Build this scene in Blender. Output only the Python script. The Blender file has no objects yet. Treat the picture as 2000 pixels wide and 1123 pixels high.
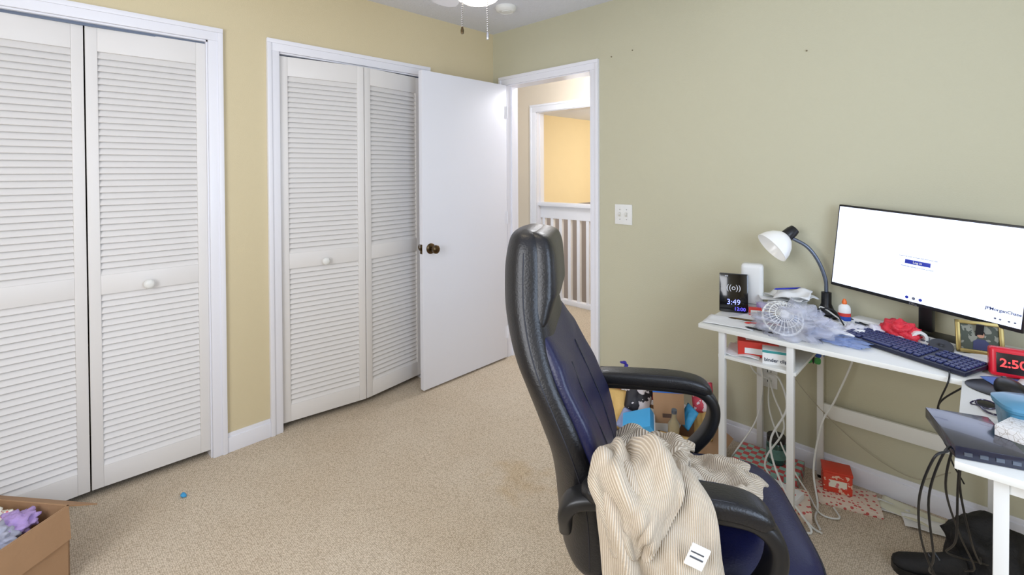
import bpy, bmesh, math, random
from mathutils import Vector, Matrix, noise, Euler
random.seed(7)
scene=bpy.context.scene
COL=scene.collection
def lin(c):
    o=[]
    for v in c[:3]:
        v=v/255.0
        o.append(v/12.92 if v<=.04045 else ((v+.055)/1.055)**2.4)
    return (o[0],o[1],o[2],1.0)
_mc={}
def mat(name,col,rough=.5,metal=0,var=.06,vs=6,bump=0,bs=60,emit=0,coat=0,trans=0,alpha=1,sheen=0):
    if name in _mc: return _mc[name]
    m=bpy.data.materials.new(name); m.use_nodes=True
    nt=m.node_tree; b=nt.nodes['Principled BSDF']
    tc=nt.nodes.new('ShaderNodeTexCoord')
    n=nt.nodes.new('ShaderNodeTexNoise'); n.inputs['Scale'].default_value=vs; n.inputs['Detail'].default_value=3
    nt.links.new(tc.outputs['Object'],n.inputs['Vector'])
    mx=nt.nodes.new('ShaderNodeMix'); mx.data_type='RGBA'
    c=lin(col)
    mx.inputs['A'].default_value=(c[0]*(1-var),c[1]*(1-var),c[2]*(1-var),1)
    mx.inputs['B'].default_value=(min(1,c[0]*(1+var)),min(1,c[1]*(1+var)),min(1,c[2]*(1+var)),1)
    nt.links.new(n.outputs['Fac'],mx.inputs['Factor'])
    nt.links.new(mx.outputs['Result'],b.inputs['Base Color'])
    b.inputs['Roughness'].default_value=rough; b.inputs['Metallic'].default_value=metal
    b.inputs['Coat Weight'].default_value=coat
    b.inputs['Transmission Weight'].default_value=trans
    b.inputs['Alpha'].default_value=alpha
    b.inputs['Sheen Weight'].default_value=sheen
    if emit:
        nt.links.new(mx.outputs['Result'],b.inputs['Emission Color'])
        b.inputs['Emission Strength'].default_value=emit
    if bump:
        n2=nt.nodes.new('ShaderNodeTexNoise'); n2.inputs['Scale'].default_value=bs; n2.inputs['Detail'].default_value=4
        nt.links.new(tc.outputs['Object'],n2.inputs['Vector'])
        bp=nt.nodes.new('ShaderNodeBump'); bp.inputs['Strength'].default_value=bump; bp.inputs['Distance'].default_value=.01
        nt.links.new(n2.outputs['Fac'],bp.inputs['Height']); nt.links.new(bp.outputs['Normal'],b.inputs['Normal'])
    _mc[name]=m
    return m
# ---------- materials
WALL=mat('wall_paint',(213,199,163),.75,var=.02,vs=1.5,bump=.12,bs=180)
WALLN=mat('wall_paint_north',(196,192,166),.75,var=.02,vs=1.5,bump=.12,bs=180)  # north wall only, greyer and slightly darker than the other walls
HALLW=mat('hall_paint',(222,208,188),.75,var=.02,bump=.1,bs=180)
YEL=mat('stair_paint',(240,222,182),.75,var=.02)
CEIL=mat('ceiling_paint',(226,228,236),.85,var=.02,bump=.5,bs=90)
TRIM=mat('trim_paint',(236,236,242),.35,var=.015,vs=4)
LOUV=mat('louver_paint',(228,225,222),.42,var=.02,vs=4)
DOORM=mat('door_paint',(232,233,240),.4,var=.015,vs=3)
BRASS=mat('antique_bronze',(92,76,54),.3,1,.2,20)
WHITEP=mat('white_plastic',(232,232,228),.35,var=.02)
WHITEL=mat('white_laminate',(232,232,226),.4,var=.03,vs=10)
BLACKP=mat('black_plastic',(18,18,20),.38,var=.1)
BLACKG=mat('black_gloss',(10,10,13),.12,var=.05,coat=.4)
LEATH=mat('black_leather',(15,15,19),.4,var=.15,vs=30,bump=.14,bs=200,coat=.05)
LEATH_SKY=mat('leather_sky_tint',(17,20,58),.42,var=.12,vs=30,bump=.14,bs=200,coat=.05)  # cushion leather, blue window sky reflection painted into the base colour
SEAM=mat('seam_thread',(30,30,38),.6)
CARD=mat('cardboard',(168,132,98),.85,var=.08,vs=12,bump=.1,bs=120)
CARDD=mat('cardboard_inside',(140,108,78),.9,var=.08)
MAILER=mat('mailer_paper',(222,182,110),.7,var=.08,bump=.3,bs=30)
PAPER=mat('paper',(236,236,234),.8,var=.02)
CHROME=mat('metal',(190,190,195),.25,1,.05)
GREYM=mat('grey_metal',(110,118,132),.35,.8,.05)
RED=mat('red_card',(210,56,42),.5,var=.08)
REDP=mat('red_plastic',(206,24,44),.3,var=.05)
BLUEC=mat('blue_card',(64,160,212),.5,var=.06)
PURP=mat('lilac_fabric',(176,150,204),.85,var=.12,vs=25,bump=.3,bs=80)
WFAB=mat('white_fabric',(220,218,224),.9,var=.06,bump=.3,bs=80)
GFAB=mat('grey_fabric',(176,178,196),.9,var=.1,bump=.3,bs=80)
PINK=mat('pink_red_foil',(214,60,86),.4,var=.4,vs=40)
GOLD=mat('gold_frame',(150,132,80),.35,.7,.2,40)
GLASSW=mat('milk_glass',(240,240,238),.2,var=.01,emit=.12)
JARG=mat('dark_green_glass',(28,72,66),.15,var=.1,coat=.5)
BAG=mat('clear_film',(215,218,235),.08,var=.1,alpha=.34,bump=1.0,bs=25,coat=.5)
BLUEF=mat('blue_film',(150,172,222),.15,var=.25,alpha=.55,bump=.8,bs=25)

def carpet():
    m=bpy.data.materials.new('berber_carpet'); m.use_nodes=True
    nt=m.node_tree; b=nt.nodes['Principled BSDF']; N=nt.nodes.new; L=nt.links.new
    tc=N('ShaderNodeTexCoord')
    v=N('ShaderNodeTexVoronoi'); v.inputs['Scale'].default_value=165; v.inputs['Randomness'].default_value=.5
    L(tc.outputs['Object'],v.inputs['Vector'])
    n=N('ShaderNodeTexNoise'); n.inputs['Scale'].default_value=2.2; n.inputs['Detail'].default_value=6
    L(tc.outputs['Object'],n.inputs['Vector'])
    cr=N('ShaderNodeValToRGB'); cr.color_ramp.elements[0].position=.3; cr.color_ramp.elements[1].position=.75
    cr.color_ramp.elements[0].color=lin((218,201,177)); cr.color_ramp.elements[1].color=lin((228,214,193))
    L(n.outputs['Fac'],cr.inputs['Fac'])
    r2=N('ShaderNodeValToRGB'); r2.color_ramp.elements[0].position=.22; r2.color_ramp.elements[1].position=.8
    r2.color_ramp.elements[0].color=(1.0,1.0,1.0,1); r2.color_ramp.elements[1].color=(.50,.46,.40,1)
    L(v.outputs['Distance'],r2.inputs['Fac'])
    mx=N('ShaderNodeMix'); mx.data_type='RGBA'; mx.blend_type='MULTIPLY'; mx.inputs['Factor'].default_value=1
    L(cr.outputs['Color'],mx.inputs['A']); L(r2.outputs['Color'],mx.inputs['B'])
    mp=N('ShaderNodeMapping'); mp.inputs['Location'].default_value=(-1.2,1.0,0)
    L(tc.outputs['Object'],mp.inputs['Vector'])
    ln=N('ShaderNodeVectorMath'); ln.operation='LENGTH'; L(mp.outputs['Vector'],ln.inputs[0])
    n3=N('ShaderNodeTexNoise'); n3.inputs['Scale'].default_value=11; n3.inputs['Detail'].default_value=5; L(tc.outputs['Object'],n3.inputs['Vector'])
    ad=N('ShaderNodeMath'); ad.operation='MULTIPLY_ADD'; ad.inputs[1].default_value=.4
    L(n3.outputs['Fac'],ad.inputs[0]); L(ln.outputs['Value'],ad.inputs[2])
    r3=N('ShaderNodeValToRGB'); r3.color_ramp.elements[0].position=.24; r3.color_ramp.elements[1].position=.36
    r3.color_ramp.elements[0].color=(.92,.86,.76,1); r3.color_ramp.elements[1].color=(1,1,1,1)
    L(ad.outputs['Value'],r3.inputs['Fac'])
    m2=N('ShaderNodeMix'); m2.data_type='RGBA'; m2.blend_type='MULTIPLY'; m2.inputs['Factor'].default_value=1
    L(mx.outputs['Result'],m2.inputs['A']); L(r3.outputs['Color'],m2.inputs['B'])
    L(m2.outputs['Result'],b.inputs['Base Color'])
    b.inputs['Roughness'].default_value=.95
    bp=N('ShaderNodeBump'); bp.invert=True; bp.inputs['Strength'].default_value=.4; bp.inputs['Distance'].default_value=.004
    L(v.outputs['Distance'],bp.inputs['Height']); L(bp.outputs['Normal'],b.inputs['Normal'])
    return m
CARPET=carpet()
def knit():
    m=bpy.data.materials.new('ribbed_knit'); m.use_nodes=True
    nt=m.node_tree; b=nt.nodes['Principled BSDF']; N=nt.nodes.new; L=nt.links.new
    uv=N('ShaderNodeUVMap')
    w=N('ShaderNodeTexWave'); w.wave_type='BANDS'; w.bands_direction='X'; w.inputs['Scale'].default_value=4.6; w.inputs['Distortion'].default_value=.3
    L(uv.outputs['UV'],w.inputs['Vector'])
    tc=N('ShaderNodeTexCoord')
    n=N('ShaderNodeTexNoise'); n.inputs['Scale'].default_value=220; L(tc.outputs['Object'],n.inputs['Vector'])
    cr=N('ShaderNodeValToRGB'); cr.color_ramp.elements[0].color=lin((186,168,144)); cr.color_ramp.elements[1].color=lin((222,208,186))
    L(w.outputs['Fac'],cr.inputs['Fac']); L(cr.outputs['Color'],b.inputs['Base Color'])
    ad=N('ShaderNodeMath'); ad.operation='MULTIPLY_ADD'; ad.inputs[1].default_value=.6
    L(n.outputs['Fac'],ad.inputs[0]); L(w.outputs['Fac'],ad.inputs[2])
    bp=N('ShaderNodeBump'); bp.inputs['Strength'].default_value=.7; bp.inputs['Distance'].default_value=.004
    L(ad.outputs['Value'],bp.inputs['Height']); L(bp.outputs['Normal'],b.inputs['Normal'])
    b.inputs['Roughness'].default_value=.95; b.inputs['Sheen Weight'].default_value=.15
    return m
KNIT=knit()
def pattern(name,c1,c2,kind='check',scale=30,pos=None):
    m=bpy.data.materials.new(name); m.use_nodes=True
    nt=m.node_tree; b=nt.nodes['Principled BSDF']; N=nt.nodes.new; L=nt.links.new
    tc=N('ShaderNodeTexCoord')
    if kind=='check':
        t=N('ShaderNodeTexChecker'); t.inputs['Color1'].default_value=lin(c1); t.inputs['Color2'].default_value=lin(c2); o=t.outputs['Color']; t.inputs['Scale'].default_value=scale
        L(tc.outputs['Object'],t.inputs['Vector'])
    elif kind=='noise':
        t=N('ShaderNodeTexNoise'); t.inputs['Scale'].default_value=scale; L(tc.outputs['Object'],t.inputs['Vector'])
        r=N('ShaderNodeValToRGB'); r.color_ramp.interpolation='CONSTANT'
        r.color_ramp.elements[0].color=lin(c1); r.color_ramp.elements[1].color=lin(c2); r.color_ramp.elements[1].position=pos or .52
        L(t.outputs['Fac'],r.inputs['Fac']); o=r.outputs['Color']
    else:
        t=N('ShaderNodeTexVoronoi'); t.feature='DISTANCE_TO_EDGE' if kind=='lines' else 'F1'; t.inputs['Scale'].default_value=scale
        L(tc.outputs['Object'],t.inputs['Vector'])
        r=N('ShaderNodeValToRGB'); r.color_ramp.interpolation='CONSTANT'
        r.color_ramp.elements[0].color=lin(c1); r.color_ramp.elements[1].color=lin(c2); r.color_ramp.elements[1].position=pos or (.05 if kind=='lines' else .35)
        L(t.outputs['Distance'],r.inputs['Fac']); o=r.outputs['Color']
    L(o,b.inputs['Base Color']); b.inputs['Roughness'].default_value=.6
    return m
PLAID=pattern('plaid_card',(196,84,84),(150,190,176),'check',38)
FLORAL=pattern('floral_card',(206,96,90),(232,214,196),'spots',60)
GEO=pattern('geometric_card',(190,182,174),(232,230,228),'lines',90,.035)
FLOWERF=pattern('floral_fabric',(222,120,120),(236,232,214),'spots',60)
SNACK=pattern('snack_foil',(34,32,38),(214,206,206),'noise',26,.56)
TINP=pattern('tin_print',(216,70,48),(238,196,170),'noise',60,.6)

# ---------- mesh builder
class M:
    def __init__(s): s.bm=bmesh.new(); s.mats=[]
    def mi(s,m):
        if m not in s.mats: s.mats.append(m)
        return s.mats.index(m)
    def merge(s,tb,m,mtx=None):
        if mtx is not None: bmesh.ops.transform(tb,matrix=mtx,verts=tb.verts)
        i=s.mi(m)
        for f in tb.faces: f.material_index=i
        me=bpy.data.meshes.new('tmp'); tb.to_mesh(me); tb.free()
        s.bm.from_mesh(me); bpy.data.meshes.remove(me)
    def box(s,c,d,m,rot=None,bev=0,seg=2,pre=None):
        tb=bmesh.new(); bmesh.ops.create_cube(tb,size=1)
        bmesh.ops.transform(tb,matrix=Matrix.Diagonal((d[0],d[1],d[2],1)),verts=tb.verts)
        if bev: bmesh.ops.bevel(tb,geom=list(tb.edges),offset=bev,segments=seg,profile=.6,affect='EDGES')
        mt=Matrix.Translation(c)
        if rot: mt=mt@Euler(rot).to_matrix().to_4x4()
        if pre is not None: mt=pre@mt
        s.merge(tb,m,mt); return s
    def bx(s,x0,x1,y0,y1,z0,z1,m,bev=0):
        return s.box(((x0+x1)/2,(y0+y1)/2,(z0+z1)/2),(abs(x1-x0),abs(y1-y0),abs(z1-z0)),m,bev=bev)
    def lathe(s,prof,m,mtx=None,seg=32,cap=True):
        tb=bmesh.new(); rings=[]
        for r,z in prof:
            rings.append([tb.verts.new((r*math.cos(2*math.pi*i/seg),r*math.sin(2*math.pi*i/seg),z)) for i in range(seg)])
        for a,b in zip(rings,rings[1:]):
            for i in range(seg):
                tb.faces.new((a[i],a[(i+1)%seg],b[(i+1)%seg],b[i]))
        if cap:
            for rg in (rings[0],rings[-1]):
                try: tb.faces.new(rg)
                except: pass
        bmesh.ops.recalc_face_normals(tb,faces=tb.faces)
        s.merge(tb,m,mtx); return s
    def cyl(s,p0,p1,r0,m,r1=None,seg=24):
        p0=Vector(p0);p1=Vector(p1);d=p1-p0
        q=Vector((0,0,1)).rotation_difference(d.normalized()).to_matrix().to_4x4()
        return s.lathe([(r0,0),(r1 if r1 is not None else r0,d.length)],m,Matrix.Translation(p0)@q,seg)
    def sph(s,c,r,m,sc=(1,1,1),sub=2,rot=None):
        tb=bmesh.new(); bmesh.ops.create_icosphere(tb,subdivisions=sub,radius=r)
        mt=Matrix.Translation(c)
        if rot: mt=mt@Euler(rot).to_matrix().to_4x4()
        s.merge(tb,m,mt@Matrix.Diagonal((sc[0],sc[1],sc[2],1))); return s
    def rings(s,rings,m,cap=True):
        tb=bmesh.new(); R=[[tb.verts.new(p) for p in rg] for rg in rings]; n=len(R[0])
        for a,b in zip(R,R[1:]):
            for i in range(n): tb.faces.new((a[i],a[(i+1)%n],b[(i+1)%n],b[i]))
        if cap: tb.faces.new(R[0]); tb.faces.new(R[-1])
        bmesh.ops.recalc_face_normals(tb,faces=tb.faces)
        s.merge(tb,m); return s
    def sweep(s,pts,m,ra,rb=None,side=None,seg=10,smooth=6,rad=None,sq=2.0):
        P=catmull(pts,smooth) if smooth else [Vector(p) for p in pts]
        n=len(P); rings=[]; nrm=None
        for i,p in enumerate(P):
            t=(P[min(i+1,n-1)]-P[max(i-1,0)]).normalized()
            if side is not None: b=(Vector(side)-t*t.dot(Vector(side))).normalized(); a=b.cross(t)
            else:
                if nrm is None:
                    nrm=t.cross(Vector((0,0,1)) if abs(t.z)<.9 else Vector((1,0,0))).normalized()
                nrm=(nrm-t*nrm.dot(t)).normalized(); b=nrm; a=b.cross(t)
            k=rad(i/(n-1)) if rad else 1
            A=ra*k;B=(rb if rb else ra)*k
            rg=[]
            for j in range(seg):
                th=2*math.pi*j/seg; c=math.cos(th); q=math.sin(th)
                c=math.copysign(abs(c)**(2/sq),c); q=math.copysign(abs(q)**(2/sq),q)
                rg.append(p+b*A*c+a*B*q)
            rings.append(rg)
        return s.rings(rings,m)
    def done(s,name,parent=None,smooth=True,ang=40,loc=None,rot=None,sub=0,**kw):
        me=bpy.data.meshes.new(name); s.bm.to_mesh(me); s.bm.free()
        for m in s.mats: me.materials.append(m)
        o=bpy.data.objects.new(name,me); COL.objects.link(o)
        if smooth:
            for p in me.polygons: p.use_smooth=True
            me.set_sharp_from_angle(angle=math.radians(ang))
        if parent is not None: o.parent=parent
        if loc is not None: o.location=loc
        if rot is not None: o.rotation_euler=rot
        if sub:
            md=o.modifiers.new('sub','SUBSURF'); md.levels=sub; md.render_levels=sub
        for k,v in kw.items(): o[k]=v
        return o
def catmull(pts,n):
    P=[Vector(p) for p in pts]; P=[P[0]*2-P[1]]+P+[P[-1]*2-P[-2]]; out=[]
    for i in range(1,len(P)-2):
        a,b,c,d=P[i-1:i+3]
        for k in range(n):
            t=k/n
            out.append(.5*((2*b)+(c-a)*t+(2*a-5*b+4*c-d)*t*t+(3*b-a-3*c+d)*t**3))
    out.append(P[-2]); return out
def root(name,label,cat,loc=(0,0,0),rz=0,group=None,rot=None):
    e=bpy.data.objects.new(name,None); e.empty_display_size=.05; COL.objects.link(e)
    e.location=loc; e.rotation_euler=rot if rot else (0,0,rz)
    e['label']=label; e['category']=cat
    if group: e['group']=group
    return e
def text(body,size,m,name,parent,loc,rot=(math.pi/2,0,0),al='CENTER',ext=.0004,bold=0):
    c=bpy.data.curves.new('t','FONT'); c.body=body; c.size=size; c.align_x=al; c.align_y='CENTER'; c.extrude=ext; c.offset=bold; c.resolution_u=3
    t=bpy.data.objects.new('t',c); COL.objects.link(t)
    bpy.context.view_layer.update()
    dg=bpy.context.evaluated_depsgraph_get()
    me=bpy.data.meshes.new_from_object(t.evaluated_get(dg))
    bpy.data.objects.remove(t)
    me.materials.clear(); me.materials.append(m)
    o=bpy.data.objects.new(name,me); COL.objects.link(o); o.parent=parent; o.location=loc; o.rotation_euler=rot
    return o
def crumple(name,parent,m,size,seed,amp=.25,freq=3,sub=4,loc=(0,0,0),rot=(0,0,0),flat=True,**kw):
    b=M(); tb=bmesh.new(); bmesh.ops.create_icosphere(tb,subdivisions=sub,radius=1)
    off=Vector((seed*7.3,seed*3.1,seed*1.7))
    for v in tb.verts:
        d=v.co.copy(); k=1+amp*noise.noise(d*freq+off)*2+amp*.5*abs(noise.noise(d*freq*2.3+off))*2
        v.co=Vector((d.x*size[0],d.y*size[1],d.z*size[2]))*k
        if flat and v.co.z<-size[2]*.6: v.co.z=-size[2]*.6
    for v in tb.verts: v.co.z+=size[2]*.6
    b.merge(tb,m)
    return b.done(name,parent,ang=180,loc=loc,rot=rot,**kw)
ST=dict(kind='structure')

# ================= ROOM SHELL
XE=3.75; YS=-3.65; H=2.44
M().bx(-.75,XE+.1,YS-.1,1.56,-.1,0,CARPET).done('floor',smooth=False,**ST)
M().bx(-.75,XE+.1,YS-.1,.12,H,H+.1,CEIL).done('ceiling',smooth=False,**ST)
C1a,C1b=-2.815,-1.915; C2a,C2b=-1.585,-.665; OT=2.035
w=M()
w.bx(-.1,0,YS,C1a,0,H,WALL).bx(-.1,0,C1a,C1b,OT,H,WALL).bx(-.1,0,C1b,C2a,0,H,WALL).bx(-.1,0,C2a,C2b,OT,H,WALL).bx(-.1,0,C2b,0,0,H,WALL)
w.done('wall_west',smooth=False,**ST)
M().bx(-.75,-.7,YS,.12,0,H,WALL).done('wall_closet',smooth=False,**ST)
D0,D1=.14,.902
M().bx(-.75,D0,0,.12,0,H,WALLN).bx(D0,D1,0,.12,OT,H,WALLN).bx(D1,XE+.1,0,.12,0,H,WALLN).done('wall_north',smooth=False,**ST)
ey0,ey1,ez0,ez1=-2.5,-1.2,.9,2.1
M().bx(XE,XE+.1,YS,ey0,0,H,WALL).bx(XE,XE+.1,ey1,0,0,H,WALL).bx(XE,XE+.1,ey0,ey1,0,ez0,WALL).bx(XE,XE+.1,ey0,ey1,ez1,H,WALL).done('wall_east',smooth=False,**ST)
sx0,sx1=1.2,2.6
M().bx(-.75,sx0,YS-.1,YS,0,H,WALL).bx(sx1,XE,YS-.1,YS,0,H,WALL).bx(sx0,sx1,YS-.1,YS,0,ez0,WALL).bx(sx0,sx1,YS-.1,YS,ez1,H,WALL).done('wall_south',smooth=False,**ST)
def winframe(n,hor,a0,a1,pos):
    b=M()
    def q(u0,u1,z0,z1,t=.03):
        if hor=='x': b.bx(u0,u1,pos-t,pos+t,z0,z1,TRIM)
        else: b.bx(pos-t,pos+t,u0,u1,z0,z1,TRIM)
    q(a0-.06,a0+.02,ez0-.06,ez1+.06); q(a1-.02,a1+.06,ez0-.06,ez1+.06); q(a0,a1,ez1-.02,ez1+.06); q(a0-.08,a1+.08,ez0-.06,ez0+.02,.05)
    q(a0,a1,(ez0+ez1)/2-.02,(ez0+ez1)/2+.02,.02)
    b.done(n,smooth=False,**ST)
winframe('window_1','y',ey0,ey1,XE); winframe('window_2','x',sx0,sx1,YS)
# hallway
M().bx(-1.35,1.6,.12,1.56,H,H+.1,CEIL).bx(-1.85,.9,1.52,6,2.2,2.25,CEIL).done('ceiling_hall',smooth=False,**ST)
M().bx(-1.35,-.785,1.4,1.52,0,H,HALLW).bx(-.785,.6,1.4,1.52,2.035,H,HALLW).bx(.6,1.6,1.4,1.52,0,H,HALLW).done('wall_hall_far',smooth=False,**ST)
M().bx(-1.45,-1.35,.12,1.52,0,H,HALLW).done('wall_hall_west',smooth=False,**ST)
M().bx(1.6,1.7,.12,1.52,0,H,HALLW).done('wall_hall_east',smooth=False,**ST)
M().bx(-1.9,-1.8,1.52,6,.9,2.2,YEL).bx(-1.9,-1.8,1.52,6,-1.5,.9,mat('stair_skirt_paint',(150,146,152),.6)).done('wall_stairwell_west',smooth=False,**ST)
M().bx(-1.9,1,6,6.1,-1.5,2.2,YEL).done('wall_stairwell_north',smooth=False,**ST)
M().bx(.9,1,1.52,6,-1.5,2.2,YEL).done('wall_stairwell_east',smooth=False,**ST)
M().bx(-1.9,1,1.56,6,-1.6,-1.5,CARPET).done('floor_stairwell',smooth=False,**ST)

def casing_y(n,a,b,top,x,cw=.0625,jd=.1):
    m=M()
    for (y0,y1) in ((a-cw,a),(b,b+cw)):
        m.bx(x,x+.014,y0,y1,0,top,TRIM,.002)
        yo=y0 if y0<a-.01 else y1-.022
        m.bx(x+.01,x+.021,yo,yo+.022,0,top+cw-.022,TRIM,.003)
    m.bx(x,x+.014,a-cw,b+cw,top,top+cw-.0005,TRIM,.002)
    m.bx(x+.01,x+.0212,a-cw-.0003,b+cw+.0003,top+cw-.022,top+cw,TRIM,.003)
    m.bx(x-jd,x,a-.012,a+.006,0,top,TRIM).bx(x-jd,x,b-.006,b+.012,0,top,TRIM).bx(x-jd,x,a,b,top-.008,top+.01,TRIM)
    m.done(n,ang=30,**ST)
def casing_x(n,a,b,top,y,s,cw=.0625,jd=.12):
    m=M()
    for (x0,x1) in ((a-cw,a),(b,b+cw)):
        m.bx(x0,x1,y,y+s*.014,0,top,TRIM,.002)
        xo=x0 if x0<a-.01 else x1-.022
        m.bx(xo,xo+.022,y+s*.01,y+s*.021,0,top+cw-.022,TRIM,.003)
    m.bx(a-cw,b+cw,y,y+s*.014,top,top+cw-.0005,TRIM,.002)
    m.bx(a-cw-.0003,b+cw+.0003,y+s*.01,y+s*.0212,top+cw-.022,top+cw,TRIM,.003)
    if jd:
        m.bx(a-.012,a+.005,y,y-s*jd,0,top,TRIM).bx(b-.005,b+.012,y,y-s*jd,0,top,TRIM).bx(a,b,y,y-s*jd,top-.006,top+.01,TRIM)
        m.bx(a+.005,a+.016,y-s*.045,y-s*.075,0,top,TRIM).bx(b-.016,b-.005,y-s*.045,y-s*.075,0,top,TRIM)
    m.done(n,ang=30,**ST)
casing_y('trim_1',C1a,C1b,OT,0); casing_y('trim_2',C2a,C2b,OT,0)
casing_x('trim_3',D0,D1,OT,0,-1)
casing_x('trim_4',-.785,.6,OT,1.4,-1,cw=.08)
def base_run(n,segs):
    m=M()
    for (x0,x1,y0,y1) in segs:
        m.bx(x0,x1,y0,y1,0,.075,TRIM,.001)
        if abs(x1-x0)<abs(y1-y0): m.bx(x0,x0+(x1-x0)*.55,y0,y1,.07,.095,TRIM,.003)
        else: m.bx(x0,x1,y1-(y1-y0)*.55,y1,.07,.095,TRIM,.003)
    m.done(n,ang=30,**ST)
base_run('baseboard_west',[(0,.014,C1b+.0625,C2a-.0625),(0,.014,C2b+.0625,-.02),(0,.014,YS,C1a-.0625)])
base_run('baseboard_north',[(.015,D0-.0625,-.014,0),(D1+.0625,XE,-.014,0)])
base_run('baseboard_hall',[(-1.35,-.88,1.386,1.4)])
M().bx(-.06,-.02,C1a,C1b,OT-.02,OT-.008,GREYM).bx(-.06,-.02,C2a,C2b,OT-.02,OT-.008,GREYM).done('trim_5',smooth=False,**ST)

def leaf(n,p0,p1,knob=None):
    p0=Vector(p0);p1=Vector(p1);d=p1-p0;w=d.length-.003
    rz=math.atan2(d.y,d.x)
    th=.03; b=M(); z0,z1=.035,2.018; sw=.04
    zs=[(z0,.125),(.868,.952),(1.915,z1)]
    b.bx(0,sw,-th,0,z0,z1,LOUV,.002).bx(w-sw,w,-th,0,z0,z1,LOUV,.002)
    for a,c in zs: b.bx(sw,w-sw,-th,0,a,c,LOUV,.0015)
    for a,c in ((.125,.868),(.952,1.915)):
        k=round((c-a)/.0275); pt=(c-a)/k
        for i in range(k):
            zc=a+pt*(i+.5)
            b.box((w/2,-.0125,zc),(w-2*sw+.004,.0055,.0330),LOUV,rot=(math.radians(28),0,0),bev=.0008,seg=1)
    b.bx(sw,w-sw,-.0285,-.027,.12,1.92,LOUV)
    o=b.done(n,ang=30,loc=(p0.x,p0.y,0),rot=(0,0,rz),**ST)
    if knob is not None:
        k=M().lathe([(.0001,.036),(.012,.0355),(.019,.031),(.021,.025),(.018,.018),(.009,.013),(.008,.0)],WHITEP,
           Matrix.Translation((knob,0,.893))@Matrix.Rotation(-math.pi/2,4,'X'),28)
        k.done('knob',o)
    return o
leaf('door_1',(-.012,C1b-.006),(-.030,-2.364),.235)
leaf('door_2',(-.030,-2.366),(-.012,C1a+.006))
leaf('door_3',(.052,-1.117),(-.010,C2a+.006),.235)
leaf('door_4',(-.010,C2b-.004),(.052,-1.113))

hx,hy=.146,-.022
e=M(); e.bx(0,.77,-.0175,.0175,.014,2.03,DOORM,.002)
dr=e.done('door_5',ang=30,loc=(hx,hy,0),rot=(0,0,math.atan2(-.782,.018)),**ST)
for s_ in (1,-1):
    rt=Matrix.Translation((.71,s_*.0175,.905))@Matrix.Rotation(-s_*math.pi/2,4,'X')
    M().lathe([(.034,0),(.034,.004),(.028,.009),(.012,.012),(.011,.03),(.02,.036),(.0275,.048),(.027,.06),(.018,.068),(.0001,.07)],BRASS,rt,32).done('knob',dr,label='dark bronze door knob')
M().bx(.7695,.772,-.011,.011,.875,.935,BRASS,.001).bx(.771,.780,-.006,.006,.897,.913,BRASS,.001).done('latch',dr,label='bronze latch plate')
for z in (.2,1.05,1.83):
    M().bx(-.004,.02,.0165,.019,z-.045,z+.045,DOORM).cyl((-.004,.018,z-.045),(-.004,.018,z+.045),.006,DOORM).done('hinge',dr)

# hall railing
r=root('stair_railing','white painted wooden stair railing with square balusters','railing',(0,1.47,0))
M().bx(-.785,.6,-.05,.05,1.02,1.06,TRIM,.006).bx(-.785,.6,-.02,.02,.89,1.02,TRIM).done('handrail',r)
M().bx(-.785,.6,-.03,.03,0.0,.05,TRIM,.004).done('bottom_rail',r)
for i in range(12):
    x=-.73+i*.115
    M().bx(x-.018,x+.018,-.018,.018,.05,.89,TRIM,.002).done('baluster',r)

r=root('light_switch','white double toggle light switch plate on the wall','light switch',(1.137,0,1.128))
M().box((0,-.003,0),(.118,.006,.122),WHITEP,bev=.0025).done('plate',r)
for dx in (-.023,.023):
    M().box((dx,-.008,.0),(.010,.010,.024),mat('toggle_ivory',(205,200,186),.4),bev=.001).box((dx,-.014,.004),(.008,.016,.008),WHITEP,rot=(.5,0,0),bev=.002).done('toggle',r)
    for dz in (-.03,.03): M().cyl((dx,-.0062,dz),(dx,-.0072,dz),.003,CHROME,seg=12).done('screw',r)
r=root('wall_outlet','white duplex power outlet low on the wall','outlet',(1.954,0,.38))
M().box((0,-.003,0),(.07,.006,.115),WHITEP,bev=.0025).done('plate',r)
for dz in (-.024,.024): M().box((0,-.0065,dz),(.032,.004,.03),WHITEP,bev=.0015).bx(-.009,-.006,-.0088,-.008,dz-.006,dz+.006,BLACKP).bx(.006,.009,-.0088,-.008,dz-.006,dz+.006,BLACKP).done('socket',r)
NAIL=mat('nail_tan',(130,118,92),.5)
for (x,z) in ((1.055,2.095),(1.20,2.11),(2.11,1.947)):
    M().cyl((x,0,z),(x,-.005,z),.003,NAIL,seg=10).sph((x,-.005,z),.004,NAIL,sub=1).done('wall_nail',label='small nail stuck in the painted wall',category='nail',group='nails in the wall')

M().lathe([(.0001,0),(.066,0),(.066,-.012),(.06,-.026),(.045,-.034),(.044,-.031),(.03,-.031),(.029,-.036),(.0001,-.037)],WHITEP,Matrix.Translation((.515,-.378,H)),40).done('smoke_detector',label='round white smoke detector on the ceiling',category='smoke detector')

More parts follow.
